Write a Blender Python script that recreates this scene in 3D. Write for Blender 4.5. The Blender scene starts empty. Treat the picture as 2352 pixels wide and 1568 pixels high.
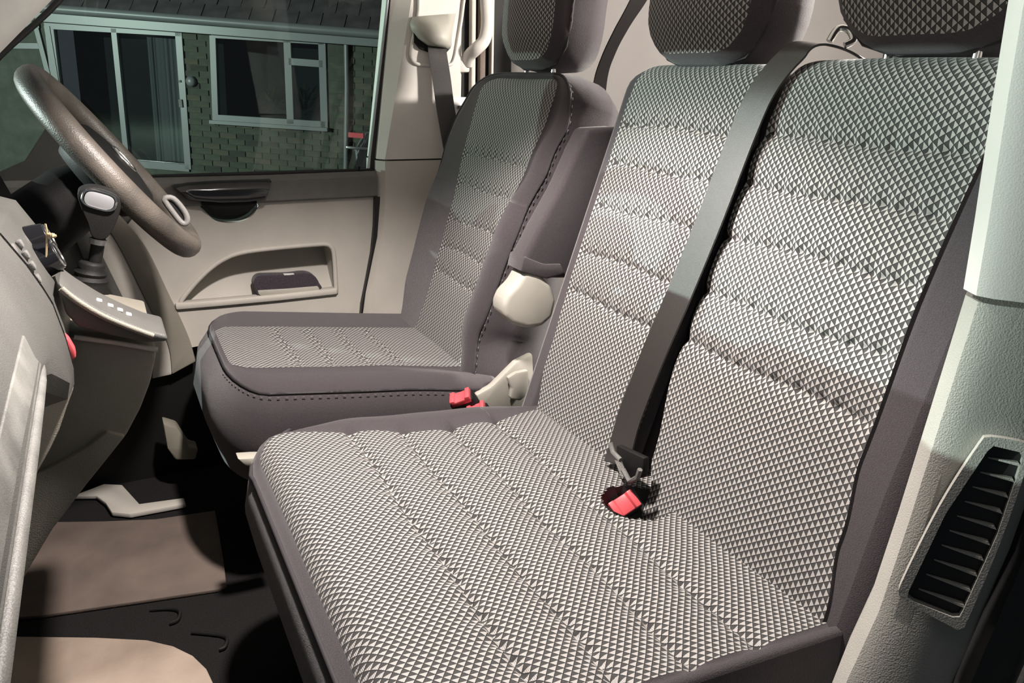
import bpy, bmesh, math, random
from mathutils import Vector as V, Matrix
random.seed(7)
SC = bpy.context.scene
COL = SC.collection

# ------------------------------------------------------------------ camera
F = 1750.0; CX, CY = 1176.0, 784.0
CAM = V((0.0, 0.0, 1.0))
_dy = V((200-CX, 160-CY, F)).normalized()
_dx = V((4740-CX, 278-CY, F)); _dx = (_dx-_dy*_dx.dot(_dy)).normalized()
_dz = _dx.cross(_dy)
def c2w(v): return V((_dx.dot(v), _dy.dot(v), _dz.dot(v)))
RIGHT, DOWN, FWD = c2w(V((1, 0, 0))), c2w(V((0, 1, 0))), c2w(V((0, 0, 1)))
cd = bpy.data.cameras.new('camera'); cam = bpy.data.objects.new('camera', cd); COL.objects.link(cam)
cd.sensor_width = 36.0; cd.lens = F/2352*36.0; cd.clip_start = 0.02; cd.clip_end = 200
m = Matrix((RIGHT, -DOWN, -FWD)).transposed().to_4x4(); m.translation = CAM
cam.matrix_world = m
SC.camera = cam
def ray(x, y): return c2w(V(((x-CX)/F, (y-CY)/F, 1.0)))
def at(x, y, X=None, Y=None, Z=None):
    d = ray(x, y)
    k, v = (0, X) if X is not None else (1, Y) if Y is not None else (2, Z)
    return CAM+d*((v-CAM[k])/d[k])

# ------------------------------------------------------------------ light and exposure
SC.view_settings.view_transform = 'Standard'; SC.view_settings.look = 'None'
SC.view_settings.gamma = 1.0; SC.view_settings.exposure = 0.0
SC.view_settings.use_curve_mapping = False
w = bpy.data.worlds.new('night_sky'); SC.world = w; w.use_nodes = True
bg = w.node_tree.nodes['Background']; bg.inputs[0].default_value = (0.55, 0.6, 0.7, 1); bg.inputs[1].default_value = 0.13
def lamp(name, kind, loc, energy, color, target=None, radius=0.05, spot=None, blend=0.3):
    l = bpy.data.lights.new(name, kind); l.energy = energy; l.color = color; l.shadow_soft_size = radius
    if spot: l.spot_size = math.radians(spot); l.spot_blend = blend
    o = bpy.data.objects.new(name, l); COL.objects.link(o); o.location = loc
    if target is not None: o.rotation_euler = (V(target)-V(loc)).to_track_quat('-Z', 'Y').to_euler()
    return o
lamp('street_light', 'POINT', (-7.35, 5.75, 2.12), 4600, (0.82, 1.0, 0.93), radius=0.035)
lamp('cab_light', 'SPOT', (0.30, 0.99, 1.37), 108, (1.0, 0.90, 0.85), target=(0.30, 0.99, 0), radius=0.03, spot=116, blend=0.5)
lamp('load_bay_light', 'POINT', (1.75, 0.95, 1.36), 140, (1.0, 0.93, 0.86), radius=0.06)

# ------------------------------------------------------------------ materials
def newmat(name):
    mt = bpy.data.materials.new(name); mt.use_nodes = True
    nt = mt.node_tree; return mt, nt, nt.nodes['Principled BSDF']
def N(nt, t, **kw):
    n = nt.nodes.new(t)
    for k, v in kw.items(): setattr(n, k, v)
    return n
def mth(nt, op, a, b=None):
    n = N(nt, 'ShaderNodeMath', operation=op)
    for i, q in enumerate((a, b)):
        if q is None: continue
        if isinstance(q, (int, float)): n.inputs[i].default_value = q
        else: nt.links.new(q, n.inputs[i])
    return n.outputs[0]
def mix(nt, fac, a, b, mode='MIX'):
    n = N(nt, 'ShaderNodeMix', data_type='RGBA', blend_type=mode)
    for i, q in ((0, fac), (6, a), (7, b)):
        if isinstance(q, (int, float)): n.inputs[i].default_value = q
        elif isinstance(q, tuple): n.inputs[i].default_value = (*q[:3], 1)
        else: nt.links.new(q, n.inputs[i])
    return n.outputs[2]
def simple(name, col, rough=0.6, noise=0.0, scale=60.0, bump=0.0, bscale=400.0, metallic=0.0, spec=0.5, sheen=0.0, col2=None, coat=0.0):
    mt, nt, p = newmat(name)
    p.inputs['Base Color'].default_value = (*col, 1); p.inputs['Roughness'].default_value = rough
    p.inputs['Metallic'].default_value = metallic; p.inputs['Specular IOR Level'].default_value = spec
    if sheen: p.inputs['Sheen Weight'].default_value = sheen; p.inputs['Sheen Roughness'].default_value = 0.5
    if coat: p.inputs['Coat Weight'].default_value = coat; p.inputs['Coat Roughness'].default_value = 0.08
    tc = N(nt, 'ShaderNodeTexCoord')
    if noise or col2:
        tx = N(nt, 'ShaderNodeTexNoise'); tx.inputs['Scale'].default_value = scale; tx.inputs['Detail'].default_value = 5
        nt.links.new(tc.outputs['Object'], tx.inputs['Vector'])
        rp = N(nt, 'ShaderNodeMapRange'); rp.inputs[1].default_value = 0.32; rp.inputs[2].default_value = 0.68
        nt.links.new(tx.outputs['Fac'], rp.inputs[0])
        c2 = col2 or tuple(c*(1-noise) for c in col)
        nt.links.new(mix(nt, rp.outputs[0], c2, col), p.inputs['Base Color'])
    if bump:
        b = N(nt, 'ShaderNodeTexNoise'); b.inputs['Scale'].default_value = bscale; b.inputs['Detail'].default_value = 2
        nt.links.new(tc.outputs['Object'], b.inputs['Vector'])
        bn = N(nt, 'ShaderNodeBump'); bn.inputs['Strength'].default_value = bump; bn.inputs['Distance'].default_value = 0.002
        nt.links.new(b.outputs['Fac'], bn.inputs['Height']); nt.links.new(bn.outputs[0], p.inputs['Normal'])
    return mt
def pattern_material(name, light=(0.47, 0.455, 0.435), dark=(0.048, 0.047, 0.046)):
    # woven two-tone triangles on a diamond lattice, from the cloth's own UV in metres
    mt, nt, p = newmat(name)
    uv = N(nt, 'ShaderNodeUVMap'); sx = N(nt, 'ShaderNodeSeparateXYZ'); nt.links.new(uv.outputs[0], sx.inputs[0])
    nz = N(nt, 'ShaderNodeTexNoise'); nz.inputs['Scale'].default_value = 9; nt.links.new(uv.outputs[0], nz.inputs['Vector'])
    wob = mth(nt, 'MULTIPLY', mth(nt, 'SUBTRACT', nz.outputs['Fac'], 0.5), 0.004)
    a = mth(nt, 'DIVIDE', mth(nt, 'ADD', sx.outputs[0], wob), 0.0121)
    b = mth(nt, 'DIVIDE', mth(nt, 'ADD', sx.outputs[1], wob), 0.0106)
    out = []; lines = []
    for sh in (0.5, 0.0):
        fa = mth(nt, 'SUBTRACT', mth(nt, 'FRACT', mth(nt, 'ADD', a, sh)), 0.5)
        fb = mth(nt, 'SUBTRACT', mth(nt, 'FRACT', mth(nt, 'ADD', b, sh)), 0.5)
        d = mth(nt, 'ADD', mth(nt, 'ABSOLUTE', fa), mth(nt, 'ABSOLUTE', fb))
        out.append(mth(nt, 'MULTIPLY', mth(nt, 'GREATER_THAN', fa, 0.0), mth(nt, 'LESS_THAN', d, 0.445)))
        lines.append(mth(nt, 'LESS_THAN', d, 0.455))
    L = mth(nt, 'MAXIMUM', out[0], out[1])
    thr = mth(nt, 'SINE', mth(nt, 'MULTIPLY', sx.outputs[1], 2*math.pi/0.00136))
    thr = mth(nt, 'ADD', mth(nt, 'MULTIPLY', thr, 0.2), 0.8)
    fac = mth(nt, 'MULTIPLY', L, thr)
    body = mix(nt, mth(nt, 'MAXIMUM', lines[0], lines[1]), (0.016, 0.016, 0.016), dark)
    nt.links.new(mix(nt, fac, body, light), p.inputs['Base Color'])
    p.inputs['Roughness'].default_value = 0.85; p.inputs['Specular IOR Level'].default_value = 0.25
    p.inputs['Sheen Weight'].default_value = 0.1
    bn = N(nt, 'ShaderNodeBump'); bn.inputs['Strength'].default_value = 0.5; bn.inputs['Distance'].default_value = 0.0012
    nt.links.new(fac, bn.inputs['Height']); nt.links.new(bn.outputs[0], p.inputs['Normal'])
    return mt
M = {}
M['pattern'] = pattern_material('woven_triangle_cloth')
M['plain'] = simple('plain_seat_cloth', (0.058, 0.049, 0.054), 0.95, noise=0.35, scale=700, bump=0.5, bscale=900, spec=0.2, sheen=0.25)
M['piping'] = simple('seam_piping', (0.030, 0.026, 0.030), 0.8)
M['thread'] = simple('stitch_thread', (0.13, 0.115, 0.12), 0.8)
M['beige'] = simple('beige_door_plastic', (0.53, 0.505, 0.455), 0.55, noise=0.12, scale=7, bump=0.25, bscale=700)
M['pillar'] = simple('pale_pillar_plastic', (0.66, 0.63, 0.59), 0.55, noise=0.07, scale=9, bump=0.15, bscale=700)
M['pillarlow'] = simple('grey_pillar_plastic', (0.36, 0.355, 0.32), 0.5, noise=0.12, scale=12, bump=0.35, bscale=700)
M['sill'] = simple('grey_sill_plastic', (0.15, 0.148, 0.14), 0.6, noise=0.15, scale=30, bump=0.4, bscale=600)
M['dash'] = simple('dark_grey_dash_plastic', (0.085, 0.085, 0.078), 0.55, noise=0.18, scale=12, bump=0.4, bscale=800)
M['dashlow'] = simple('olive_beige_dash_plastic', (0.24, 0.225, 0.185), 0.6, noise=0.14, scale=9, bump=0.3, bscale=700)
M['lid'] = simple('scuffed_lid_plastic', (0.20, 0.20, 0.185), 0.5, col2=(0.10, 0.10, 0.094), scale=22, bump=0.25, bscale=700)
M['black'] = simple('black_plastic', (0.008, 0.008, 0.008), 0.6, bump=0.2, bscale=700, spec=0.22)
M['gloss'] = simple('gloss_black_plastic', (0.008, 0.008, 0.009), 0.14, coat=0.6)
M['rim'] = simple('worn_wheel_leather', (0.115, 0.10, 0.085), 0.42, col2=(0.055, 0.05, 0.043), scale=16, bump=0.35, bscale=500)
M['silver'] = simple('silver_badge', (0.45, 0.46, 0.48), 0.35, metallic=0.6)
M['chrome'] = simple('bright_steel', (0.75, 0.75, 0.73), 0.2, metallic=1.0)
M['red'] = simple('red_button_plastic', (0.62, 0.085, 0.10), 0.4)
M['web'] = simple('belt_webbing', (0.020, 0.017, 0.015), 0.38, spec=0.9, bump=0.3, bscale=1500)
M['strap'] = simple('matt_black_strap', (0.010, 0.009, 0.009), 0.95, spec=0.1)
M['cream'] = simple('cream_plastic', (0.40, 0.385, 0.335), 0.5, noise=0.06, scale=20)
M['matbrown'] = simple('dusty_brown_rubber', (0.175, 0.137, 0.114), 0.8, col2=(0.115, 0.09, 0.075), scale=9, bump=0.3, bscale=300)
M['matlit'] = simple('lit_dirty_rubber', (0.50, 0.41, 0.33), 0.75, col2=(0.27, 0.21, 0.165), scale=5, bump=0.3, bscale=300)  # stronger light on this mat put into the base colour; second tone is dirt
M['carpet'] = simple('black_carpet', (0.024, 0.023, 0.023), 1.0, noise=0.6, scale=500, bump=0.8, bscale=500, spec=0.1)
M['lining'] = simple('pale_roof_lining', (0.55, 0.53, 0.50), 0.9, noise=0.06, scale=40)
M['baywall'] = simple('grey_load_bay_lining', (0.145, 0.135, 0.128), 0.8, noise=0.12, scale=5)
M['seal'] = simple('black_rubber_seal', (0.010, 0.010, 0.010), 0.5)
M['body'] = simple('grey_body_paint', (0.30, 0.32, 0.33), 0.3, coat=0.4)
M['pouch'] = simple('plum_mesh_cloth', (0.050, 0.040, 0.050), 0.95, noise=0.5, scale=260, bump=0.8, bscale=260, sheen=0.2)
M['upvc'] = simple('white_upvc', (0.15, 0.15, 0.158), 0.4)
M['mortar'] = simple('mortar', (0.075, 0.08, 0.065), 0.95, noise=0.3, scale=8)
M['brick'] = simple('olive_buff_brick', (0.16, 0.185, 0.115), 0.95, noise=0.45, scale=3.5)
M['rooftile'] = simple('dark_roof_tile', (0.075, 0.062, 0.066), 0.9, noise=0.5, scale=5)
M['curtain'] = simple('grey_curtain', (0.20, 0.20, 0.21), 0.9)
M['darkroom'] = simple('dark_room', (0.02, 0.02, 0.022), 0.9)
M['ground'] = simple('garden_ground', (0.05, 0.06, 0.045), 0.95, noise=0.5, scale=3)
M['leaf'] = simple('plant_leaf', (0.045, 0.085, 0.035), 0.4)
M['carpaint'] = simple('dark_car_paint', (0.012, 0.012, 0.014), 0.15, coat=0.8)
M['twig'] = simple('dry_stem', (0.42, 0.33, 0.20), 0.8)
M['icon'] = simple('white_print', (0.75, 0.75, 0.72), 0.5)
def glass(name, tint, refl):
    mt, nt, p = newmat(name)
    tr = N(nt, 'ShaderNodeBsdfTransparent'); tr.inputs[0].default_value = (*tint, 1)
    gl = N(nt, 'ShaderNodeBsdfGlossy'); gl.inputs['Roughness'].default_value = 0.02
    fr = N(nt, 'ShaderNodeFresnel'); fr.inputs[0].default_value = 1.5
    ms = N(nt, 'ShaderNodeMixShader'); nt.links.new(mth(nt, 'MULTIPLY', fr.outputs[0], refl), ms.inputs[0])
    nt.links.new(tr.outputs[0], ms.inputs[1]); nt.links.new(gl.outputs[0], ms.inputs[2])
    nt.links.new(ms.outputs[0], nt.nodes['Material Output'].inputs[0]); return mt
M['glass'] = glass('tinted_door_glass', (0.80, 0.84, 0.81), 0.6)
M['pane'] = glass('house_window_glass', (0.75, 0.78, 0.78), 1.0)

# ------------------------------------------------------------------ mesh helpers
OFF = {}
def tag(o, label=None, cat=None, group=None, kind=None):
    for k, v in (('label', label), ('category', cat), ('group', group), ('kind', kind)):
        if v: o[k] = v
    return o
def empty(name, loc, label=None, cat=None, group=None, kind=None):
    o = bpy.data.objects.new(name, None); COL.objects.link(o); o.location = loc; o.empty_display_size = 0.05
    OFF[o.name] = V(loc); return tag(o, label, cat, group, kind)
def link(name, verts, faces, mat, parent=None, smooth=True, uvs=None, flip=False, auto=None):
    verts = [V(v) for v in verts]
    if parent is None:
        n = len(verts); off = V((sum(v.x for v in verts)/n, sum(v.y for v in verts)/n, min(v.z for v in verts)))
    else: off = OFF[parent.name]
    me = bpy.data.meshes.new(name)
    me.from_pydata([v-off for v in verts], [], [tuple(reversed(f)) if flip else tuple(f) for f in faces])
    me.materials.append(M[mat])
    if uvs:
        ul = me.uv_layers.new(name='UVMap')
        for lp in me.loops: ul.data[lp.index].uv = uvs[lp.vertex_index]
    if smooth: me.polygons.foreach_set('use_smooth', [True]*len(me.polygons))
    me.update()
    o = bpy.data.objects.new(name, me); COL.objects.link(o)
    if parent is None: o.location = off
    else: o.parent = parent
    OFF[o.name] = off
    if auto is not None:
        for e in me.edges: pass
        bm = bmesh.new(); bm.from_mesh(me)
        for e in bm.edges:
            if len(e.link_faces) == 2 and e.calc_face_angle(0) > math.radians(auto): e.smooth = False
        bm.to_mesh(me); bm.free()
    return o
def from_bm(name, bm, mat, parent=None, smooth=True, auto=35):
    bmesh.ops.recalc_face_normals(bm, faces=bm.faces[:])
    bm.verts.ensure_lookup_table(); bm.verts.index_update()
    vs = [v.co.copy() for v in bm.verts]; fs = [[v.index for v in f.verts] for f in bm.faces]
    bm.free(); return link(name, vs, fs, mat, parent, smooth, auto=auto)
def prism_bm(outline, ext, bevel=0.0, seg=2):
    bm = bmesh.new(); ext = V(ext)
    a = [bm.verts.new(V(p)) for p in outline]; b = [bm.verts.new(V(p)+ext) for p in outline]
    n = len(a); bm.faces.new(a); bm.faces.new(b[::-1])
    for i in range(n): bm.faces.new((a[i], b[i], b[(i+1) % n], a[(i+1) % n]))
    bmesh.ops.recalc_face_normals(bm, faces=bm.faces[:])
    if bevel: bmesh.ops.bevel(bm, geom=bm.edges[:], offset=bevel, segments=seg, affect='EDGES', profile=0.5, clamp_overlap=True)
    return bm
def prism(name, outline, ext, mat, parent=None, bevel=0.0, seg=2, auto=40):
    return from_bm(name, prism_bm(outline, ext, bevel, seg), mat, parent, auto=auto)
def box_bm(c, size, rot=None, bevel=0.0, seg=2):
    bm = bmesh.new(); bmesh.ops.create_cube(bm, size=1.0)
    for v in bm.verts: v.co = V((v.co.x*size[0], v.co.y*size[1], v.co.z*size[2]))
    if bevel: bmesh.ops.bevel(bm, geom=bm.edges[:], offset=bevel, segments=seg, affect='EDGES', profile=0.5, clamp_overlap=True)
    R = rot if rot is not None else Matrix.Identity(3)
    for v in bm.verts: v.co = R @ v.co+V(c)
    return bm
def box(name, c, size, mat, parent=None, rot=None, bevel=0.0, seg=2):
    return from_bm(name, box_bm(c, size, rot, bevel, seg), mat, parent)
def smooth_path(pts, n=6, closed=False):
    pts = [V(p) for p in pts]; out = []; k = len(pts)
    rng = range(k if closed else k-1)
    for i in rng:
        g = (lambda j: pts[j % k]) if closed else (lambda j: pts[min(max(j, 0), k-1)])
        p0, p1, p2, p3 = g(i-1), g(i), g(i+1), g(i+2)
        for j in range(n):
            t = j/n
            out.append(0.5*((2*p1)+(p2-p0)*t+(2*p0-5*p1+4*p2-p3)*t*t+(3*p1-p0-3*p2+p3)*t**3))
    if not closed: out.append(pts[-1])
    return out
def tube_vf(pts, r, closed=False, seg=8, base=0, flat=1.0, up=None):
    pts = [V(p) for p in pts]; n = len(pts); vs = []; fs = []; prev = V(up) if up else None
    for i in range(n):
        t = (pts[(i+1) % n]-pts[i-1]) if closed else (pts[min(i+1, n-1)]-pts[max(i-1, 0)])
        t.normalize()
        if prev is None: prev = t.orthogonal()
        x = prev-t*prev.dot(t)
        if x.length < 1e-6: x = t.orthogonal()
        x.normalize(); prev = x.copy() if up is None else V(up); y = t.cross(x)
        rr = r[i] if isinstance(r, (list, tuple)) else r
        for k in range(seg):
            a = 2*math.pi*k/seg; vs.append(pts[i]+x*(math.cos(a)*rr)+y*(math.sin(a)*rr*flat))
    for i in range(n if closed else n-1):
        for k in range(seg):
            a, b = i*seg+k, i*seg+(k+1) % seg; c, d = ((i+1) % n)*seg+(k+1) % seg, ((i+1) % n)*seg+k
            fs.append((base+a, base+b, base+c, base+d))
    if not closed:
        fs.append(tuple(base+k for k in range(seg))[::-1]); fs.append(tuple(base+(n-1)*seg+k for k in range(seg)))
    return vs, fs
def tube(name, pts, r, mat, parent=None, closed=False, seg=8, flat=1.0, up=None):
    vs, fs = tube_vf(pts, r, closed, seg, 0, flat, up); return link(name, vs, fs, mat, parent, auto=60)
def ribbon(name, pts, wid, mat, parent=None, thick=0.0016, half=0.0235):
    # pts: centre line, wid: width direction at every point
    vs = []; fs = []; n = len(pts)
    for i in range(n):
        t = (pts[min(i+1, n-1)]-pts[max(i-1, 0)]).normalized(); x = (wid[i]-t*wid[i].dot(t)).normalized(); y = t.cross(x)
        for sx, sy in ((-1, -1), (-0.33, -1), (0.33, -1), (1, -1), (1, 1), (0.33, 1), (-0.33, 1), (-1, 1)):
            vs.append(pts[i]+x*(sx*half)+y*(sy*thick))
    for i in range(n-1):
        for k in range(8):
            fs.append((i*8+k, i*8+(k+1) % 8, (i+1)*8+(k+1) % 8, (i+1)*8+k))
    fs.append(tuple(range(8))[::-1]); fs.append(tuple((n-1)*8+k for k in range(8)))
    return link(name, vs, fs, mat, parent, auto=50)
def plate(name, outer, holes, ext, mat, parent=None, wall=None):
    # flat plate with holes, thickness ext, holes have inner walls
    ext = V(ext); bm = bmesh.new(); es = []; loops = []
    for lp in [outer]+holes:
        vs = [bm.verts.new(V(p)) for p in lp]; loops.append(vs)
        for i in range(len(vs)): es.append(bm.edges.new((vs[i], vs[(i+1) % len(vs)])))
    bmesh.ops.triangle_fill(bm, use_beauty=True, use_dissolve=False, edges=es)
    # remove triangles inside holes
    nrm = ext.normalized(); ax = nrm.orthogonal().normalized(); ay = nrm.cross(ax)
    def inside(p, lp):
        x, y = p.dot(ax), p.dot(ay); c = False; k = len(lp)
        for i in range(k):
            x1, y1 = lp[i].dot(ax), lp[i].dot(ay); x2, y2 = lp[(i+1) % k].dot(ax), lp[(i+1) % k].dot(ay)
            if (y1 > y) != (y2 > y) and x < (x2-x1)*(y-y1)/(y2-y1)+x1: c = not c
        return c
    H = [[V(p) for p in h] for h in holes]
    bad = [f for f in bm.faces if any(inside(f.calc_center_median(), h) for h in H)]
    if bad: bmesh.ops.delete(bm, geom=bad, context='FACES_ONLY')
    for vs in loops:
        ws = [bm.verts.new(v.co+ext) for v in vs]
        for i in range(len(vs)):
            j = (i+1) % len(vs); bm.faces.new((vs[i], vs[j], ws[j], ws[i]))
    return from_bm(name, bm, mat, parent, auto=30)
def resample(loop, n):
    loop = [V(p) for p in loop]; k = len(loop)
    ds = [(loop[(i+1) % k]-loop[i]).length for i in range(k)]; tot = sum(ds); out = []; i = 0; acc = 0
    for j in range(n):
        t = tot*j/n
        while acc+ds[i] < t: acc += ds[i]; i += 1
        out.append(loop[i].lerp(loop[(i+1) % k], (t-acc)/ds[i]))
    return out

# ------------------------------------------------------------------ upholstery: a padded panel with rolled sides
def spaced(n, lo, hi, ends=0.0):
    if not ends: return [lo+(hi-lo)*i/n for i in range(n+1)]
    e = [ends*(1-math.cos(math.pi/2*i/6)) for i in range(6)]
    mid = [lo+ends+(hi-lo-2*ends)*i/n for i in range(n+1)]
    return [lo+x for x in e]+mid+[hi-x for x in reversed(e)]
def pad(parent, fr, ya, yb, s0, s1, rt, rb, h, rings, panel, nx=60, ny=80, extra=(), cap='cap', uvscale=1.0, uo=(0, 0), vsign=1, hs=None):
    """fr(y,s,h)->point. ya far side, yb near side (functions of s). rings: (far,near,top,bottom,h,partname,material)."""
    wid = abs(ya((s0+s1)/2)-yb((s0+s1)/2)); r = max(rt, rb)
    A = spaced(nx, 0.0, 1.0, min(0.45, r/wid)); B = sorted(set([round(x, 5) for x in spaced(ny, 0, 1, 0.03)]+[round((e-s0)/(s1-s0), 5) for e in extra]))
    def ins(a, r):
        d = min(a, 1-a)*wid
        return r-math.sqrt(max(0, r*r-(r-d)**2)) if d < r else 0.0
    G = []; uv = []; na, nb = len(A), len(B)
    for b in B:
        for a in A:
            s = (s0+ins(a, rb))*(1-b)+(s1-ins(a, rt))*b
            y = ya(s)*(1-a)+yb(s)*a
            G.append((y, s)); uv.append(((-y+uo[0])*uvscale, (s*vsign+uo[1])*uvscale))
    vs = [fr(y, s, h(y, s)) for y, s in G]
    fs = [(j*na+i, j*na+i+1, (j+1)*na+i+1, (j+1)*na+i) for j in range(nb-1) for i in range(na-1)]
    idx = [i for i in range(na)]+[j*na+na-1 for j in range(1, nb)]+[(nb-1)*na+i for i in range(na-2, -1, -1)]+[j*na for j in range(nb-2, 0, -1)]
    bl = [G[i] for i in idx]; k = len(bl)
    nrm = []
    for i in range(k):
        tx = -(bl[(i+1) % k][0]-bl[i-1][0]); ty = bl[(i+1) % k][1]-bl[i-1][1]
        l = math.hypot(tx, ty) or 1; nrm.append((ty/l, -tx/l))   # outward, x = -y
    prev = [vs[i] for i in idx]; puv = [uv[i] for i in idx]; groups = {}; order = []; loops = [prev]
    for (of, on, ot, ob, hh, part, mat) in rings:
        cur = []; cuv = []
        for i in range(k):
            y, s = bl[i]; nx_, ns_ = nrm[i]
            cl = lambda q: q(y, s) if callable(q) else q
            dy = -nx_*cl(on if nx_ > 0 else of); ds = ns_*cl(ot if ns_ > 0 else ob)
            hv = hh(y, s) if callable(hh) else hh
            cur.append(fr(y+dy, s+ds, (hs or h)(y, s)+hv)); cuv.append((puv[i][0]-dy+abs(hv)*0.2, puv[i][1]+ds))
        if part not in groups: groups[part] = ([], [], mat, []); order.append(part)
        gv, gf, _, gu = groups[part]; b0 = len(gv); gv += prev+cur; gu += puv+cuv
        for i in range(k):
            j = (i+1) % k; gf.append((b0+i, b0+k+i, b0+k+j, b0+j))
        prev = cur; puv = cuv; loops.append(cur)
    part = order[-1]; gv, gf, _, gu = groups[part]; b0 = len(gv); gv += prev; gu += puv; gf.append(tuple(b0+i for i in range(k))[::-1])
    main = None; objs = {}
    for part in order[::-1]:
        gv, gf, mat, gu = groups[part]
        # weld the shared rings
        bm = bmesh.new(); bvs = [bm.verts.new(v) for v in gv]
        ul = bm.loops.layers.uv.new('UVMap')
        for f in gf:
            try:
                bf = bm.faces.new([bvs[i] for i in f])
                for lp, i in zip(bf.loops, f): lp[ul].uv = gu[i]
            except ValueError: pass
        bmesh.ops.remove_doubles(bm, verts=bm.verts[:], dist=1e-5)
        par = parent if main is None else main
        me = bpy.data.meshes.new(part); off = OFF[parent.name]
        bmesh.ops.recalc_face_normals(bm, faces=bm.faces[:])
        for v in bm.verts: v.co -= off
        for f in bm.faces: f.smooth = True
        bm.to_mesh(me); bm.free(); me.materials.append(M[mat])
        o = bpy.data.objects.new(part, me); COL.objects.link(o); o.parent = par; OFF[o.name] = off
        if main is None: main = o
        objs[part] = o
    ym, sm = G[len(G)//2]; f0 = fs[len(fs)//2]; nn = (vs[f0[1]]-vs[f0[0]]).cross(vs[f0[2]]-vs[f0[0]])
    p = link(panel[0], vs, fs, panel[1], main, uvs=uv, flip=nn.dot(fr(ym, sm, 0.01)-fr(ym, sm, 0)) < 0); objs[panel[0]] = p
    return main, objs, loops
def gauss(x, w): return math.exp(-(x/w)**2)
def plane_frame(base, up, nrm):
    base, up, nrm = V(base), V(up).normalized(), V(nrm).normalized()
    return lambda y, s, h: V((base.x, y, base.z))+up*s+nrm*h
UPB = V((.21, 0, .63)).normalized(); NB = V((-.63, 0, .21)).normalized()

# ================================================================== THE SETTING
def loft(name, secs, mat, parent=None, close=True, cap=True, auto=40):
    k = len(secs[0]); vs = [V(p) for s in secs for p in s]; fs = []
    for i in range(len(secs)-1):
        for j in range(k if close else k-1):
            fs.append((i*k+j, i*k+(j+1) % k, (i+1)*k+(j+1) % k, (i+1)*k+j))
    if cap and close: fs.append(tuple(range(k))[::-1]); fs.append(tuple((len(secs)-1)*k+j for j in range(k)))
    bm = bmesh.new(); b = [bm.verts.new(v) for v in vs]
    for f in fs: bm.faces.new([b[i] for i in f])
    return from_bm(name, bm, mat, parent, auto=auto)
tag(box('floor', (0.9, 1.1, -0.03), (4.0, 1.80, 0.06), 'carpet'), 'black carpeted van floor', kind='structure')
tag(loft('ceiling', [[(x, y, z) for x, z in ((0.02, 1.30), (0.02, 1.165), (0.045, 1.165), (0.10, 1.33), (0.22, 1.405), (2.95, 1.405), (2.95, 1.46), (0.15, 1.46))] for y in (0.20, 2.02)], 'lining'),  # unseen front lip dropped below its true height to shade the headrests
    'pale roof lining of the van, front lip lowered to shade the headrests', kind='structure')
tag(box('wall_far', (2.0, 2.02, 0.70), (1.92, 0.04, 1.44), 'baywall'), 'grey lined side wall of the load bay behind the driver', kind='structure')
tag(box('wall_rear', (2.97, 1.1, 0.70), (0.04, 1.84, 1.44), 'lining'), 'pale rear end of the load bay', kind='structure')
tag(box('wall_near', (1.98, 0.20, 0.70), (1.94, 0.04, 1.44), 'baywall'), 'grey side wall behind the passenger pillar', kind='structure')
tag(box('wall_sill', (0.10, 2.0, 0.15), (1.9, 0.03, 0.42), 'black'), 'black sill under the driver door', kind='structure')
# footwell bulkhead far in front, under the dash
tag(box('wall_front', (-0.86, 1.1, 0.36), (0.04, 1.84, 0.80), 'carpet'), 'black carpeted footwell bulkhead under the dash', kind='structure')

# ---- far door pillar
t1 = empty('trim_1', (0.75, 1.95, 0.1), 'pale plastic pillar trim between driver window and load bay', kind='structure')
def sec(z, a, b, c, d): return [(a[0], a[1], z), (b[0], b[1], z), (c[0], c[1], z), (d[0], d[1], z), (d[0], 2.03, z), (a[0], 2.03, z)]
up_secs = [sec(0.800, (.634, 1.948), (.648, 1.926), (.852, 1.922), (.868, 1.95)), sec(0.95, (.655, 1.952), (.680, 1.928), (.857, 1.924), (.872, 1.95)),
           sec(1.10, (.676, 1.957), (.712, 1.930), (.861, 1.926), (.877, 1.955)), sec(1.22, (.692, 1.963), (.738, 1.932), (.866, 1.928), (.882, 1.96)), sec(1.42, (.715, 1.975), (.775, 1.936), (.875, 1.93), (.89, 1.97))]
loft('upper_cover', up_secs, 'pillar', t1, auto=25)
lo_secs = [sec(0.05, (.52, 1.93), (.54, 1.905), (.90, 1.90), (.92, 1.94)), sec(0.30, (.560, 1.935), (.578, 1.912), (.89, 1.91), (.91, 1.94)), sec(0.45, (.583, 1.938), (.600, 1.916), (.88, 1.914), (.90, 1.94)),
           sec(0.60, (.618, 1.942), (.634, 1.920), (.87, 1.918), (.885, 1.945)), sec(0.70, (.628, 1.944), (.644, 1.921), (.865, 1.919), (.88, 1.945)), sec(0.796, (.632, 1.946), (.648, 1.924), (.856, 1.921), (.872, 1.948))]
loft('lower_cover', lo_secs, 'beige', t1, auto=25)
fp = [at(x, y, Y=1.925) for x, y in ((975, -150), (962, 20), (948, 90), (943, 128), (956, 146), (990, 150), (1028, 150), (1042, 138), (1052, 90), (1064, 10), (1078, -150))]
tube('adjuster_frame', smooth_path(fp, 5, True), 0.0045, 'pillar', t1, closed=True, seg=8)
box('label_plate', at(1055, 255, Y=1.918), (0.055, 0.004, 0.07), 'icon', t1, bevel=0.001)
box('badge_square', at(1055, 246, Y=1.914), (0.008, 0.004, 0.008), 'sill', t1)
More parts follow.
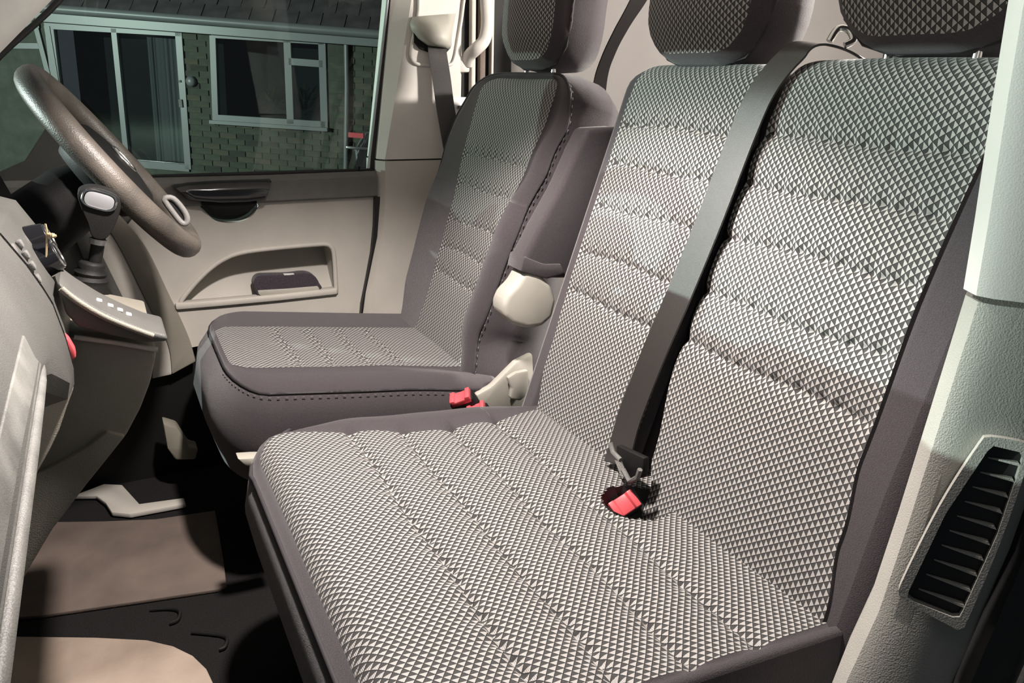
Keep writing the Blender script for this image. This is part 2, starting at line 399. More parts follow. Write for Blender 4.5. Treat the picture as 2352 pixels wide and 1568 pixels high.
# ---- edge of sliding door behind the pillar: dark gap with upright strips
t4 = empty('trim_2', (0.95, 1.97, 0.5), 'dark upright strips of the door gap behind the driver headrest', kind='structure')
box('gap_panel', (0.955, 1.992, 0.85), (0.17, 0.012, 1.10), 'black', t4)
for px, wd, mt in ((1085, 0.012, 'beige'), (1106, 0.016, 'matbrown'), (1128, 0.007, 'beige')):
    p = at(px, 200, Y=1.975); box('strip', (p.x, 1.978, 0.85), (wd, 0.02, 1.08), mt, t4, bevel=0.002)
# ---- grab handle
gh = [at(x, y, Y=yy) for x, y, yy in ((1072, 148, 1.935), (1078, 128, 1.92), (1094, 112, 1.90), (1112, 92, 1.895), (1119, 55, 1.895), (1117, 5, 1.895), (1112, -60, 1.90), (1095, -95, 1.93))]
g = empty('grab_handle', gh[0], 'pale plastic grab handle on the pillar behind the driver headrest', 'handle')
tube('grip', smooth_path(gh, 5), 0.011, 'pillar', g, seg=10, flat=1.5)
for p in (gh[0], gh[-1]): box('mount', p+V((-0.008, 0.004, 0)), (0.03, 0.022, 0.04), 'pillar', g, bevel=0.006)

# ---- near door pillar with the air vent
t2 = empty('trim_3', (0.66, 0.34, 0.1), 'grey plastic door pillar with a slatted air vent beside the bench', kind='structure')
FA, FB = V((.62, .36, 0)), V((.655, .3075, 0)); FN = V((FB.y-FA.y, FA.x-FB.x, 0)).normalized()
if FN.x > 0: FN = -FN
def edge_x(z):
    pts = [(0.05, .48), (.30, .530), (.462, .574), (.53, .600), (.623, .616), (.729, .631), (.838, .646)]
    for (z0, x0), (z1, x1) in zip(pts, pts[1:]):
        if z <= z1: return x0+(x1-x0)*(z-z0)/(z1-z0)
    return pts[-1][1]
def nsec(z, x): return [(x+.05, .405, z), (x+.012, .385, z), (x, .366, z), (x+.003, .353, z), (x+.012, .341, z), (x+.036, .305, z), (x+.045, .300, z), (x+.12, .29, z), (x+.12, .40, z)]
loft('lower_cover', [nsec(z, edge_x(z)) for z in (0.05, 0.2, 0.3, 0.4, .462, .53, .58, .623, .68, .729, .78, .832)], 'dash', t2, auto=40)
t2.children[0].data.materials[0] = M['pillarlow']
loft('upper_cover', [nsec(z, x) for z, x in ((.838, .640), (.90, .634), (1.0, .622), (1.1, .612), (1.2, .606), (1.42, .60))], 'pillar', t2, auto=40)
FT = V((.22, 0, 1)); FN2 = (FB-FA).cross(FT).normalized()
if FN2.x > 0: FN2 = -FN2
def onface(px, py, lift=0.0):
    d = ray(px, py); p0 = V((.639, .341, .70))+FN2*lift; return CAM+d*((p0-CAM).dot(FN2)/d.dot(FN2))
outer = resample(smooth_path([onface(*p, 0.013) for p in ((2276, 1003), (2340, 1013), (2368, 1022), (2362, 1060), (2300, 1240), (2222, 1425), (2206, 1447), (2180, 1436), (2090, 1388), (2066, 1370), (2070, 1340), (2160, 1160), (2255, 1012))], 6, True), 60)
hole = resample([onface(*p, 0.013) for p in ((2282, 1024), (2345, 1039), (2350, 1050), (2290, 1230), (2206, 1415), (2198, 1421), (2090, 1378), (2082, 1368), (2172, 1180), (2272, 1030))], 60)
vf = plate('vent_frame', outer, [hole], -FN2*0.012, 'pillarlow', t2)
vb = plate('vent_shade_plate', [p-FN2*0.009 for p in hole], [], -FN2*0.004, 'seal', vf)  # black plate on the cover: shade of the open vent put into colour
for i in range(10):
    r = V((2338.7-12.7*i*1.11, 1070+36.2*i, 0)); l = V((2276-17.7*i, 1054+33.5*i, 0))
    a, b = onface(r.x+6, r.y+1.5, 0.012), onface(l.x-6, l.y-2, 0.006)
    upd = (onface(r.x, r.y-10, 0.012)-a).normalized()*0.0035
    slat = prism('vent_slat', [a, b, b+upd*0.25, a+upd], -FN2*0.007, 'pillarlow', vf)
tag(loft('trim_4', [[(x+.045, .300, z), (x+.040, .285, z), (x+.058, .270, z), (x+.08, .268, z), (x+.08, .296, z)] for z, x in ((0.05, .48), (.30, .53), (.462, .574), (.623, .616), (.838, .646), (1.1, .62), (1.42, .60))], 'seal'),
    'black rubber door seal along the near pillar', kind='structure')
tag(loft('wall_jamb', [[(x+.075, .262, z), (x+.07, .225, z), (x+.10, .18, z), (x+.20, .17, z), (x+.20, .262, z)] for z, x in ((0.05, .48), (.30, .53), (.462, .574), (.623, .616), (.838, .646), (1.1, .62), (1.42, .60))], 'body'),
    'grey painted body jamb outside the door seal', kind='structure')

# ---- windscreen pillar top left
A0, A1 = at(-40, 160, Y=1.86), at(175, -60, Y=1.86)
ap = []
for p in (A0+(A0-A1)*1.2, A0, A1, A1+(A1-A0)*1.0):
    ap.append([p+V(q) for q in ((0.0, 0.02, 0.0), (-0.030, -0.02, 0.01), (-0.065, -0.03, 0.02), (-0.10, 0.0, 0.03), (-0.10, 0.09, 0.03), (-0.02, 0.09, 0.0))])
tag(loft('trim_5', ap, 'lining', auto=50), 'pale windscreen pillar trim at the front of the driver window', kind='structure')
sp = [at(x, y, Y=1.90) for x, y in ((-60, 200), (0, 128), (110, 28), (170, -40), (240, -120))]
tag(tube('trim_6', smooth_path(sp, 4), 0.006, 'seal'), 'black rubber seal along the windscreen pillar', kind='structure')

# ---- driver door
DY = 1.95
d1 = empty('door_1', (0.36, DY, 0.05), 'beige plastic driver door panel with storage pocket and gloss black pull handle', kind='structure')
def D(x, y, yy=DY): return at(x, y, Y=yy)
outer = [D(x, y) for x, y in ((330, 470), (600, 464), (862, 450), (862, 500), (861, 560), (848, 640), (832, 700), (828, 748), (700, 770), (480, 790), (385, 808), (300, 812), (250, 790), (225, 600))]
pocket = resample(smooth_path([D(x, y) for x, y in ((412, 700), (436, 664), (476, 622), (516, 594), (560, 579), (640, 569), (720, 562), (752, 561), (764, 572), (768, 600), (770, 640), (771, 668), (760, 674), (640, 684), (520, 694), (440, 701))], 5, True), 70)
cup = resample(smooth_path([D(x, y) for x, y in ((462, 470), (474, 488), (494, 506), (520, 512), (552, 509), (578, 496), (590, 480), (594, 468), (540, 466))], 4, True), 40)
plate('panel', outer, [pocket, cup], (0, 0.028, 0), 'beige', d1)
pd_ = lambda p: V((0, .022+.115*min(1, max(0, (p.z-.44)/.147)), 0))
link('pocket_wall', pocket+[p+pd_(p) for p in pocket], [(i, (i+1) % 70, 70+(i+1) % 70, 70+i) for i in range(70)], 'beige', d1)
plate('pocket_back', [p+pd_(p) for p in pocket], [], (0, 0.004, 0), 'beige', d1)
plate('cup_back', [p+V((0, 0.05, 0)) for p in cup], [], (0, 0.004, 0), 'black', d1)
tube('pocket_rim', [p+V((0, -0.001, 0)) for p in pocket], 0.006, 'beige', d1, closed=True)
lip = [D(x, y, DY-0.012) for x, y in ((404, 712), (500, 704), (640, 691), (775, 676))]
prism('pocket_lip', [lip[0], lip[1], lip[2], lip[3], lip[3]+V((0, 0, .016)), lip[2]+V((0, 0, .016)), lip[1]+V((0, 0, .016)), lip[0]+V((0, 0, .016))], (0, 0.03, 0), 'beige', d1, bevel=0.004)
# sill trim
loft('sill_trim', [[(x, 1.985, z1), (x, 1.945, z1+.002), (x, 1.930, z1-.010), (x, 1.932, z0+.006), (x, 1.942, z0), (x, 1.985, z0)] for x, z1, z0 in ((-.30, .772, .700), (.091, .768, .702), (.35, .766, .702), (.627, .768, .703))], 'sill', d1, auto=30)
# gloss black pull handle
hp = [((398, 424), (430, 462)), ((430, 420), (452, 466)), ((500, 416), (510, 470)), ((560, 414), (570, 468)), ((600, 413), (600, 464)), ((623, 412), (608, 462))]
secs = []
for t, b in hp:
    T, B = D(*t, 1.918), D(*b, 1.918); mdl = (T+B)/2
    secs.append([T+V((0, .016, 0)), T+V((0, -.002, -.004)), mdl+V((0, -.012, 0.004)), B+V((0, -.006, .006)), B+V((0, .018, 0))])
loft('pull_handle', secs, 'gloss', d1, auto=50)
cs = [[D(x, y0, 1.93), D(x, (y0+y1)/2, 1.926), D(x, y1, 1.935), D(x, y1, 1.96), D(x, y0, 1.96)] for x, y0, y1 in ((462, 462, 470), (476, 462, 484), (500, 462, 494), (540, 462, 495), (572, 462, 486), (590, 462, 470))]
loft('handle_underside', cs, 'black', d1, auto=50)
gpx = ((868, 452), (866, 520), (860, 580), (848, 645), (837, 700), (832, 760))
prism('gap_seal', [D(x-6, y, 1.934) for x, y in gpx]+[D(x+5, y, 1.934) for x, y in gpx[::-1]], (0, .02, 0), 'seal', d1)
# lock pin
tube('lock_pin', [D(825, 398, 1.955), D(824, 382, 1.955)], 0.004, 'black', d1)
# front part of the door trim: grey sail panel and curved bands towards the hinge
prism('sail_panel', [D(x, y, 1.955) for x, y in ((108, 288), (200, 330), (345, 412), (345, 470), (330, 600), (300, 800), (-60, 800), (-60, 420), (55, 370))], (0, 0.03, 0), 'dash', d1, bevel=0.003)
def band(name, px, mat, yy, th=0.02):
    a, b = px; sa, sb = smooth_path([D(x, y, yy) for x, y in a], 6), smooth_path([D(x, y, yy) for x, y in b], 6)
    prism(name, sa+sb[::-1], (0, th, 0), mat, d1, bevel=0.003)
band('hinge_band', ([(250, 470), (330, 560), (390, 680), (432, 770), (450, 830)], [(205, 470), (270, 560), (335, 690), (385, 790), (395, 860)]), 'dashlow', 1.944)
band('inner_band', ([(205, 470), (270, 560), (335, 690), (385, 790), (395, 860)], [(175, 470), (230, 580), (300, 720), (345, 800), (350, 870)]), 'beige', 1.948)
band('kick_band', ([(175, 470), (230, 580), (300, 720), (345, 800), (350, 870)], [(140, 470), (190, 590), (250, 720), (300, 800), (300, 900)]), 'dash', 1.942)
# window
w1 = empty('window_1', (0.3, 1.97, 0.77), 'dark tinted side window of the driver door', kind='structure')
prism('pane', [(-.55, 1.972, .74), (.64, 1.972, .74), (.70, 1.972, 1.30), (-.10, 1.972, 1.30)], (0, 0.004, 0), 'glass', w1)
def vstrip(name, pts, half, mat, y, th):
    a = [D(x-half, yy, y) for x, yy in pts]; b = [D(x+half, yy, y) for x, yy in pts]
    prism(name, a+b[::-1], (0, th, 0), mat, w1)
vstrip('frame_seal', ((912, -60), (903, 20), (890, 130), (876, 250), (862, 360), (858, 398)), 11, 'seal', 1.964, 0.02)
vstrip('chrome_edge', ((898, -60), (890, 20), (877, 130), (863, 250), (850, 360), (847, 398)), 1.6, 'silver', 1.962, 0.01)
box('sill_seal', (0.10, 1.962, 0.770), (1.06, 0.012, 0.010), 'seal', w1, bevel=0.002)

# ================================================================== SEATS
def interp(tab):
    def f(s):
        if s <= tab[0][0]: return tab[0][1]
        for (a, x), (b, y) in zip(tab, tab[1:]):
            if s <= b:
                t = (s-a)/(b-a); t = t*t*(3-2*t); return x+(y-x)*t
        return tab[-1][1]
    return f
def interp2(tab):
    f = interp(tab); return lambda y, s: f(s)
def far_roll(y, s): return interp([(1.50, 0), (1.74, 1)])(y)*interp([(.40, 1), (.478, .35)])(s)
def roll(s, s0, R):
    if s <= s0: return 0.0
    x = min((s-s0)/R, 1.0); return -R*(1-math.sqrt(max(0, 1-x*x)))
def quilt(y, s, seams, pitch=0.021, amp=0.0075):
    h = 0.0
    for k, q in enumerate(seams):
        d = s-q-0.0025*math.sin(y*23+k*2.1)
        if abs(d) < 0.06:
            puck = 0.65+0.35*math.sin(y*2*math.pi/pitch+k*1.7+math.sin(y*40+k))
            h -= amp*puck*gauss(d, 0.0055)+0.0045*gauss(d, 0.02)
            h += 0.0018*math.sin(y*2*math.pi/(pitch*1.6)+k*2.9)*gauss(d-0.012, 0.012)
    return h
def near_rows(seams, w=0.014, n=5): return [q+w*(i/n) for q in seams for i in range(-n, n+1)]

# ---------------- double passenger bench
bench = empty('bench_seat', (0.45, 0.84, 0.0), 'double passenger bench seat in grey triangle-patterned cover with dark borders', 'seat')
BF = plane_frame((.69, 0, .40), UPB, NB)
SB = [.235, .315, .405, .485, .560]
# backrest body (dark border cloth)
def hb_body(y, s):
    ins_ = min(1, max(0, min(y-.535, 1.19-y)/.012))
    return -.003-.022*ins_+roll(s, .628, .052)-.045*gauss(y-.870, .012)
body, bo, _ = pad(bench, BF, lambda s: 1.228, interp([(0, .47), (.2, .478), (.6, .482)]), -.07, .676, .05, .02, hb_body,
    [(.012, .016, .003, 0, -.006, 'backrest', 'plain'), (.022, .032, .006, 0, -.028, 'backrest', 'plain'), (.024, .038, .004, 0, -.07, 'backrest', 'plain'), (.012, .02, -.01, 0, -.115, 'backrest', 'plain')],
    ('backrest_border', 'plain'), nx=40, ny=50)
farY = interp([(0, 1.172), (.08, 1.192), (.3, 1.204), (.6, 1.208), (.66, 1.20)])
nearY = interp([(0, .485), (.10, .505), (.2, .520), (.4, .528), (.68, .520)])
def edge(*d): return min(1.0, max(0.0, min(d)/.016))
def hb_mid(y, s): return .002+roll(s, .628, .054)+quilt(y, s, SB)*edge(farY(s)-y)+.004*math.sin(math.pi*min(max((1.205-y)/.335, 0), 1))
def hb_out(y, s): return .001+roll(s, .632, .056)+quilt(y, s, [q+.004 for q in SB])*edge(y-nearY(s))+.008*math.sin(math.pi*min(max((.845-y)/.325, 0), 1))
for nm, a, b, hf, s1 in (('mid', farY, lambda s: .886, hb_mid, .681), ('out', interp([(0, .816), (.05, .838), (.2, .862), (.5, .858), (.68, .842)]), nearY, hb_out, .687)):
    pad(bench, BF, a, b, -.05, s1, .03, .012, hf,
        [(.002, .003, .001, 0, -.005, 'panel_edge', 'plain'), (.001, .002, 0, 0, -.022, 'panel_edge', 'plain')], ('backrest_panel', 'pattern'), nx=90, ny=60, extra=near_rows(SB), uo=(0, 0))
# cushion
cf = V((-.53, 0, .05)).normalized(); cn = V((.05, 0, .53)).normalized()
CF = plane_frame((.69, 0, .40), cf, cn)
SCU = [.110, .203, .295, .378]
cfar = interp([(0, 1.166), (.12, 1.135), (.24, 1.120), (.38, 1.150), (.47, 1.168), (.53, 1.17)])
def pit(y, s): return max(0.0, 1-((y-.795)/.052)**2-((s-.045)/.052)**2)
def hc(y, s):
    p = pit(y, s)
    return roll(s, .495, .038)+quilt(y, s, SCU, 0.024, 0.009)+.006*math.sin(math.pi*min(max((1.17-y)/.69, 0), 1))-.004*gauss(y-.80, .09)
outer_far = lambda y, s: max(.02, (1.218-.03*gauss(s-.55, .10)-.03*gauss(s, .06))-cfar(s))
cush, co, cl_ = pad(bench, CF, cfar, lambda s: .482, -.05, .531, .055, .02, hc,
    [(.004, .004, .003, 0, -.003, 'cushion', 'plain'), (lambda y, s: outer_far(y, s)*.45, .012, .008, 0, interp2([(.34, .004), (.52, -.006)]), 'cushion', 'plain'), (lambda y, s: outer_far(y, s)*.85, .020, .012, 0, interp2([(.34, .0), (.52, -.014)]), 'cushion', 'plain'), (lambda y, s: outer_far(y, s)+.004, .026, .016, 0, -.026, 'cushion', 'plain'),
     (lambda y, s: outer_far(y, s)+.006, .034, .022, 0, -.08, 'cushion', 'plain'), (outer_far, .030, .004, 0, -.15, 'cushion', 'plain'), (.02, .0, -.06, 0, -.21, 'cushion', 'plain')],
    ('cushion_panel', 'pattern'), nx=110, ny=60, extra=near_rows(SCU)+[.0, .01, .02, .03, .04, .05, .06, .07, .08, .09, .1], vsign=-1, hs=lambda y, s: roll(s, .495, .038))
# fringe of frayed weave and seam piping along the cushion front
front = [p for p in cl_[3] if p.x < .25]
front.sort(key=lambda p: p.y)
tube('front_piping', smooth_path([p+V((-.001, 0, 0)) for p in front[::5]], 2), 0.0032, 'piping', cush)
# dark pocket for the buckle: the cloth is cut away over it
bm = bmesh.new(); bm.from_mesh(co['cushion_panel'].data); o_ = OFF[bench.name]
def in_pit(f):
    c = f.calc_center_median()+o_; s = (c-V((.69, 0, .40))).dot(cf); s = ((c.x-.69)*cf.x+(c.z-.40)*cf.z); return ((c.y-.795)/.052)**2+((s-.045)/.052)**2 < 1
bmesh.ops.delete(bm, geom=[f for f in bm.faces if in_pit(f)], context='FACES'); bm.to_mesh(co['cushion_panel'].data); bm.free()
pv = []; pf = []
for i in range(7):
    for j in range(24):
        a = 2*math.pi*j/24; r = i/6; y, s = .795+.0535*r*math.cos(a), .045+.0535*r*math.sin(a); pv.append(CF(y, s, .003-.055*(1-r**4)))
for i in range(6):
    for j in range(24): pf.append((i*24+j, i*24+(j+1) % 24, (i+1)*24+(j+1) % 24, (i+1)*24+j))
link('buckle_pocket', pv, pf, 'seal', cush)
# pedestal under the bench
box('seat_base', (0.50, 0.83, 0.11), (0.46, 0.66, 0.22), 'black', bench, bevel=0.012)
# headrests
def headrest(parent, base, yc, half, hgt, depth, tilt=-.02, name='headrest'):
    hu = V((.10+tilt, 0, 1)).normalized(); hn = V((-hu.z, 0, hu.x))
    fr = plane_frame(base, hu, hn)
    def h(y, s): return -.020*((y-yc)/half)**2-.018*gauss(s, .035)-.02*gauss(s-hgt, .04)
    mn, ob, lp = pad(parent, fr, lambda s: yc+half, lambda s: yc-half, 0.0, hgt, .07, .075, h,
        [(.008, .008, .008, .008, -.006, name, 'plain'), (.020, .020, .018, .016, -.030, name, 'plain'), (.026, .026, .022, .020, -.075, name, 'plain'), (.016, .016, .012, .014, -.115, name, 'plain'), (-.02, -.02, -.02, -.01, -.135, name, 'plain')],
        ('headrest_panel', 'pattern'), nx=24, ny=24)
    tube('seam', lp[2][::2], 0.003, 'piping', mn, closed=True, seg=6)
    for sy in (-1, 1):
        p = fr(yc+sy*.06, 0, -.065); tube('post', [p+hu*.03, p-hu*.10], 0.006, 'chrome', mn)
    return mn
headrest(bench, (.868, 0, 1.052), 1.062, .125, .20, .13)
headrest(bench, (.868, 0, 1.066), .655, .122, .20, .13)

# ---------------- driver seat
drv = empty('driver_seat', (0.45, 1.60, 0.0), 'single driver seat in patterned grey cover with plum-black bolsters and folded armrest', 'seat')
DF = plane_frame((.65, 0, .40), UPB, NB)
SD = [.160, .225, .295, .380, .455]
dfar = interp([(0, 1.735), (.1, 1.725), (.3, 1.735), (.5, 1.765), (.64, 1.77)])
dnear = interp([(0, 1.44), (.11, 1.475), (.22, 1.468), (.34, 1.462), (.46, 1.432), (.56, 1.412), (.64, 1.41)])
bulge = interp([(0, .026), (.12, .042), (.3, .042), (.45, .022), (.6, .002)])
def hd(y, s): return roll(s, .60, .05)*.6+quilt(y, s, SD, 0.02, 0.004)*edge(dfar(s)-y, y-dnear(s))-.004*gauss(y-1.6, .1)
def off(k, lo, hi, tp=.45): return lambda y, s: k*interp([(0, lo), (.15, hi*.92), (.35, hi), (.52, hi*.92), (.645, hi*tp)])(s)
back, do_, dl = pad(drv, DF, dfar, dnear, -.05, .643, .045, .02, hd,
    [(.004, .004, .002, 0, lambda y, s: -.004, 'backrest', 'plain'),
     (off(.60, .08, .105), off(.55, .07, .105), .006, 0, lambda y, s: bulge(s), 'backrest', 'plain'),
     (off(1.0, .08, .105), off(.95, .07, .105), .012, 0, lambda y, s: bulge(s)*.45-.004, 'backrest', 'plain'),
     (off(1.12, .07, .09, .72), off(1.12, .07, .105, .72), .022, 0, -.028, 'backrest', 'plain'),
     (off(1.15, .07, .09, .85), off(1.15, .07, .105, .85), .022, 0, lambda y, s: -.075-.03*max(0, 1-s/.3), 'backrest', 'plain'),
     (off(.95, .07, .09, .7), off(.95, .07, .105, .7), .006, 0, lambda y, s: -.115-.07*max(0, 1-s/.3), 'backrest', 'plain')],
    ('backrest_panel', 'pattern'), nx=50, ny=60, extra=near_rows(SD), hs=lambda y, s: roll(s, .60, .05)*.6)
tube('piping', dl[3], 0.0032, 'piping', back, closed=True, seg=6)
dcf = V((-.5, 0, .06)).normalized(); dcn = V((.06, 0, .5)).normalized()
DC = plane_frame((.65, 0, .40), dcf, dcn)
SDC = [.125, .195, .268, .340]
def hdc(y, s): return roll(s, .46, .03)*.5+quilt(y, s, SDC, 0.02, 0.004)*edge(1.745-y, y-1.47)
dcush, dco, dcl = pad(drv, DC, interp([(0, 1.745), (.48, 1.765)]), interp([(0, 1.44), (.2, 1.465), (.48, 1.475)]), -.05, .478, .045, .02, hdc,
    [(.004, .004, .002, 0, -.002, 'cushion', 'plain'), (.045, .065, .004, 0, lambda y, s: .008+.016*far_roll(y, s), 'cushion', 'plain'), (.08, .125, .010, 0, lambda y, s: -.008+.012*far_roll(y, s), 'cushion', 'plain'),
     (.095, .140, .034, 0, -.045, 'cushion', 'plain'), (.095, .140, .042, 0, -.12, 'cushion', 'plain'), (.05, .10, .01, 0, -.20, 'cushion', 'plain')],
    ('cushion_panel', 'pattern'), nx=50, ny=50, extra=near_rows(SDC), vsign=-1, hs=lambda y, s: roll(s, .46, .03)*.5)
tube('piping', [p for p in dcl[3]], 0.0032, 'piping', dcush, closed=True, seg=6)
box('seat_base', (0.46, 1.60, 0.11), (0.40, 0.40, 0.22), 'black', drv, bevel=0.012)
headrest(drv, (.828, 0, 1.045), 1.565, .115, .20, .13)
# stitch rows beside the piping: small raised threads
def stitches(loop, parent, shift, every=2, cond=lambda p: True):
    vs = []; fs = []; pts = resample(loop, 260)
    for i in range(0, 260, every):
        a, b = pts[i]+shift, pts[i].lerp(pts[(i+1) % 260], .75)+shift
        if not cond(a): continue
        v, f = tube_vf([a, b], 0.0008, seg=4, base=len(vs)); vs += v; fs += f
    o = link('stitching', vs, fs, 'thread', parent); o['kind'] = 'stuff'
stitches([(p+q)/2*.0+p.lerp(q, .16) for p, q in zip(dl[3], dl[4])], back, V((-.0035, -.003, .0)), cond=lambda p: p.y < 1.5)
stitches([p.lerp(q, .18) for p, q in zip(dcl[3], dcl[4])], dcush, V((-.001, -.004, .001)), cond=lambda p: p.y < 1.5)
# armrest folded up on the inner side
ao = [at(x, y, Y=1.262) for x, y in ((1352, 296), (1328, 345), (1290, 430), (1240, 520), (1200, 598), (1196, 622), (1256, 640), (1310, 640), (1360, 540), (1420, 420), (1450, 330), (1425, 292))]
arm = prism('armrest', ao, (0, .055, 0), 'plain', drv, bevel=0.016, seg=4)
cuff = [at(x, y, Y=1.258) for x, y in ((1205, 588), (1196, 624), (1258, 642), (1300, 630), (1290, 605), (1250, 606))]
prism('cuff', cuff, (0, .062, 0), 'plain', arm, bevel=0.006)
ho = [at(x, y, Y=1.262) for x, y in ((1206, 622), (1190, 652), (1166, 676), (1155, 702), (1158, 728), (1178, 746), (1212, 756), (1246, 752), (1272, 730), (1280, 690), (1268, 655), (1240, 630))]
prism('armrest_hinge', ho, (0, .055, 0), 'cream', drv, bevel=0.012, seg=4)
# cream side trim with recliner lever
so = [at(x, y, Y=1.300) for x, y in ((1094, 908), (1130, 888), (1160, 858), (1186, 832), (1225, 812), (1230, 930), (1190, 965), (1120, 965), (1104, 932))]
prism('side_trim', so, (0, .02, 0), 'cream', drv, bevel=0.006)
rl = [at(x, y, Y=1.282) for x, y in ((1166, 868), (1186, 856), (1215, 850), (1215, 905), (1196, 922), (1172, 916), (1176, 892))]
prism('recliner_lever', rl, (0, .014, 0), 'cream', drv, bevel=0.005)
lo = [at(x, y, Y=1.30) for x, y in ((546, 1054), (580, 1052), (640, 1050), (640, 1072), (590, 1074), (564, 1070))]
prism('adjuster_lever', lo, (0, .03, 0), 'cream', drv, bevel=0.003)

# ================================================================== BELTS AND BUCKLES
sb = empty('seat_belt', BF(.90, 0, .02), 'black middle seat belt lying down the bench backrest with steel tongue', 'seat belt')
path = [(.800, .700, -.10), (.822, .708, -.055), (.846, .700, -.012), (.862, .672, .004), (.876, .62, .016), (.882, .55, .018), (.886, .42, .018), (.894, .30, .018), (.903, .20, .018), (.906, .09, .018), (.896, .035, .022), (.890, .015, .026)]
pts = smooth_path([BF(p[0]-.006, p[1], p[2]) for p in path], 8)
wd = [V((0, 1, 0)) for _ in pts]
for i in range(20): wd[i] = V((.9*(1-i/20), 1, .3*(1-i/20)))
ribbon('webbing', pts, wd, 'web', sb, half=0.0275)
prism('tongue', [at(x, y, X=.655) for x, y in ((1411, 1056), (1426, 1060), (1440, 1090), (1428, 1100))], (0.003, 0, 0.0), 'chrome', sb, bevel=0.0008)
for pl in (((1402, 1016), (1408, 1038), (1426, 1056)), ((1431, 1078), (1446, 1106), (1464, 1096), (1470, 1078))):
    tube('tongue_frame', [at(x, y, X=.652) for x, y in pl], .0042, 'sill', sb, seg=6)
prism('tongue_grip', [at(x, y, X=.662) for x, y in ((1414, 1022), (1478, 1052), (1476, 1094), (1452, 1102), (1416, 1062))], (0.012, 0, 0), 'black', sb, bevel=0.003)
lg = smooth_path([at(x, y, X=xx) for x, y, xx in ((1905, 95, .93), (1925, 66, .94), (1950, 70, .95), (1960, 92, .95), (1940, 104, .94))], 5)
tube('guide_ring', lg, 0.005, 'chrome', sb)
def buckle(name, c, ax, up, label, L=.052, W=.030, T=.020, group=None):
    ax, up = V(ax).normalized(), V(up); up = (up-ax*up.dot(ax)).normalized(); sd = ax.cross(up)
    R = Matrix((ax, sd, up)).transposed(); c = V(c)
    r = empty(name, c-ax*L*.6, label, 'buckle', group)
    box('housing', c-ax*(L*.5+.005), (L, W, T), 'black', r, R, bevel=0.005, seg=3)
    bm = prism_bm([R @ V(p)+c for p in ((-.012, -W*.42, -T*.42), (.004, -W*.42, -T*.42), (.004, -W*.24, -T*.42), (-.001, -W*.2, -T*.42), (-.001, W*.2, -T*.42), (.004, W*.24, -T*.42), (.004, W*.42, -T*.42), (-.012, W*.42, -T*.42))], up*T*.95, 0.0015)
    from_bm('release_button', bm, 'red', r)
    box('stalk', c-ax*L*1.0, (L*.6, W*.6, T*.4), 'black', r, R, bevel=0.003)
    return r
buckle('belt_buckle', at(1436, 1160, X=.640), (-.30, -.62, .72), (-.35, .30, .9), 'black belt buckle with red button in the bench cushion pocket', W=.052, T=.030)
buckle('belt_buckle', at(1056, 908, Y=1.275), (-.5, -.1, .8), (-.6, -.8, .1), 'black belt buckle with notched red button beside the driver cushion', W=.050, T=.030)
buckle('belt_buckle', at(1092, 936, Y=1.245), (-.5, -.1, .8), (-.6, -.8, .1), 'black belt buckle half hidden between bench and cream seat trim', W=.044, T=.028)
buckle('belt_buckle', at(925, 738, Y=1.88), (-.1, -.2, .9), (-.8, -.5, 0), 'small black buckle with red button at the foot of the far pillar', W=.026, T=.02)
# driver belt on the far pillar
ds = empty('seat_belt', at(1010, 120, Y=1.90), 'black driver seat belt hanging from a pale guide on the far pillar', 'seat belt')
dp = smooth_path([at(x, y, Y=yy) for x, y, yy in ((1003, 100, 1.912), (1006, 130, 1.902), (1014, 180, 1.895), (1022, 240, 1.888), (1032, 300, 1.88), (1046, 380, 1.87), (1060, 470, 1.87))], 6)
ribbon('webbing', dp, [V((1, -.25, -.15)) for _ in dp], 'web', ds, half=0.0235)
gs = []
for x0, y0, x1, y1, yy in ((952, 38, 1052, 30, 1.912), (953, 52, 1046, 62, 1.893), (958, 68, 1042, 86, 1.884), (972, 88, 1042, 104, 1.884), (990, 104, 1038, 112, 1.895)):
    a, b = at(x0, y0, Y=yy), at(x1, y1, Y=yy); n = 8
    row = [a.lerp(b, i/n)+V((0, .012*abs(2*i/n-1)**3, 0)) for i in range(n+1)]
    gs.append(row+[p+V((0, 1.93-yy, 0)) for p in row[::-1]])
loft('guide_cover', gs, 'cream', ds, auto=60)
prism('guide_slot', [at(x, y, Y=1.918) for x, y in ((950, 70), (952, 95), (965, 112), (985, 120), (1025, 122), (1034, 112), (990, 108), (965, 85))], (0, .01, 0), 'black', ds, bevel=.002)
# belt hanging in the load bay
rp = smooth_path([at(x, y, Y=yy) for x, y, yy in ((1500, -60, 1.70), (1460, 10, 1.70), (1425, 70, 1.72), (1398, 125, 1.75), (1380, 180, 1.78), (1372, 260, 1.80))], 6)
rb = ribbon('load_bay_belt', rp, [V((.9, .0, .35)) for _ in rp], 'strap', None, half=.022)
tag(rb, 'black strap hanging behind the driver backrest in the load bay', 'strap')

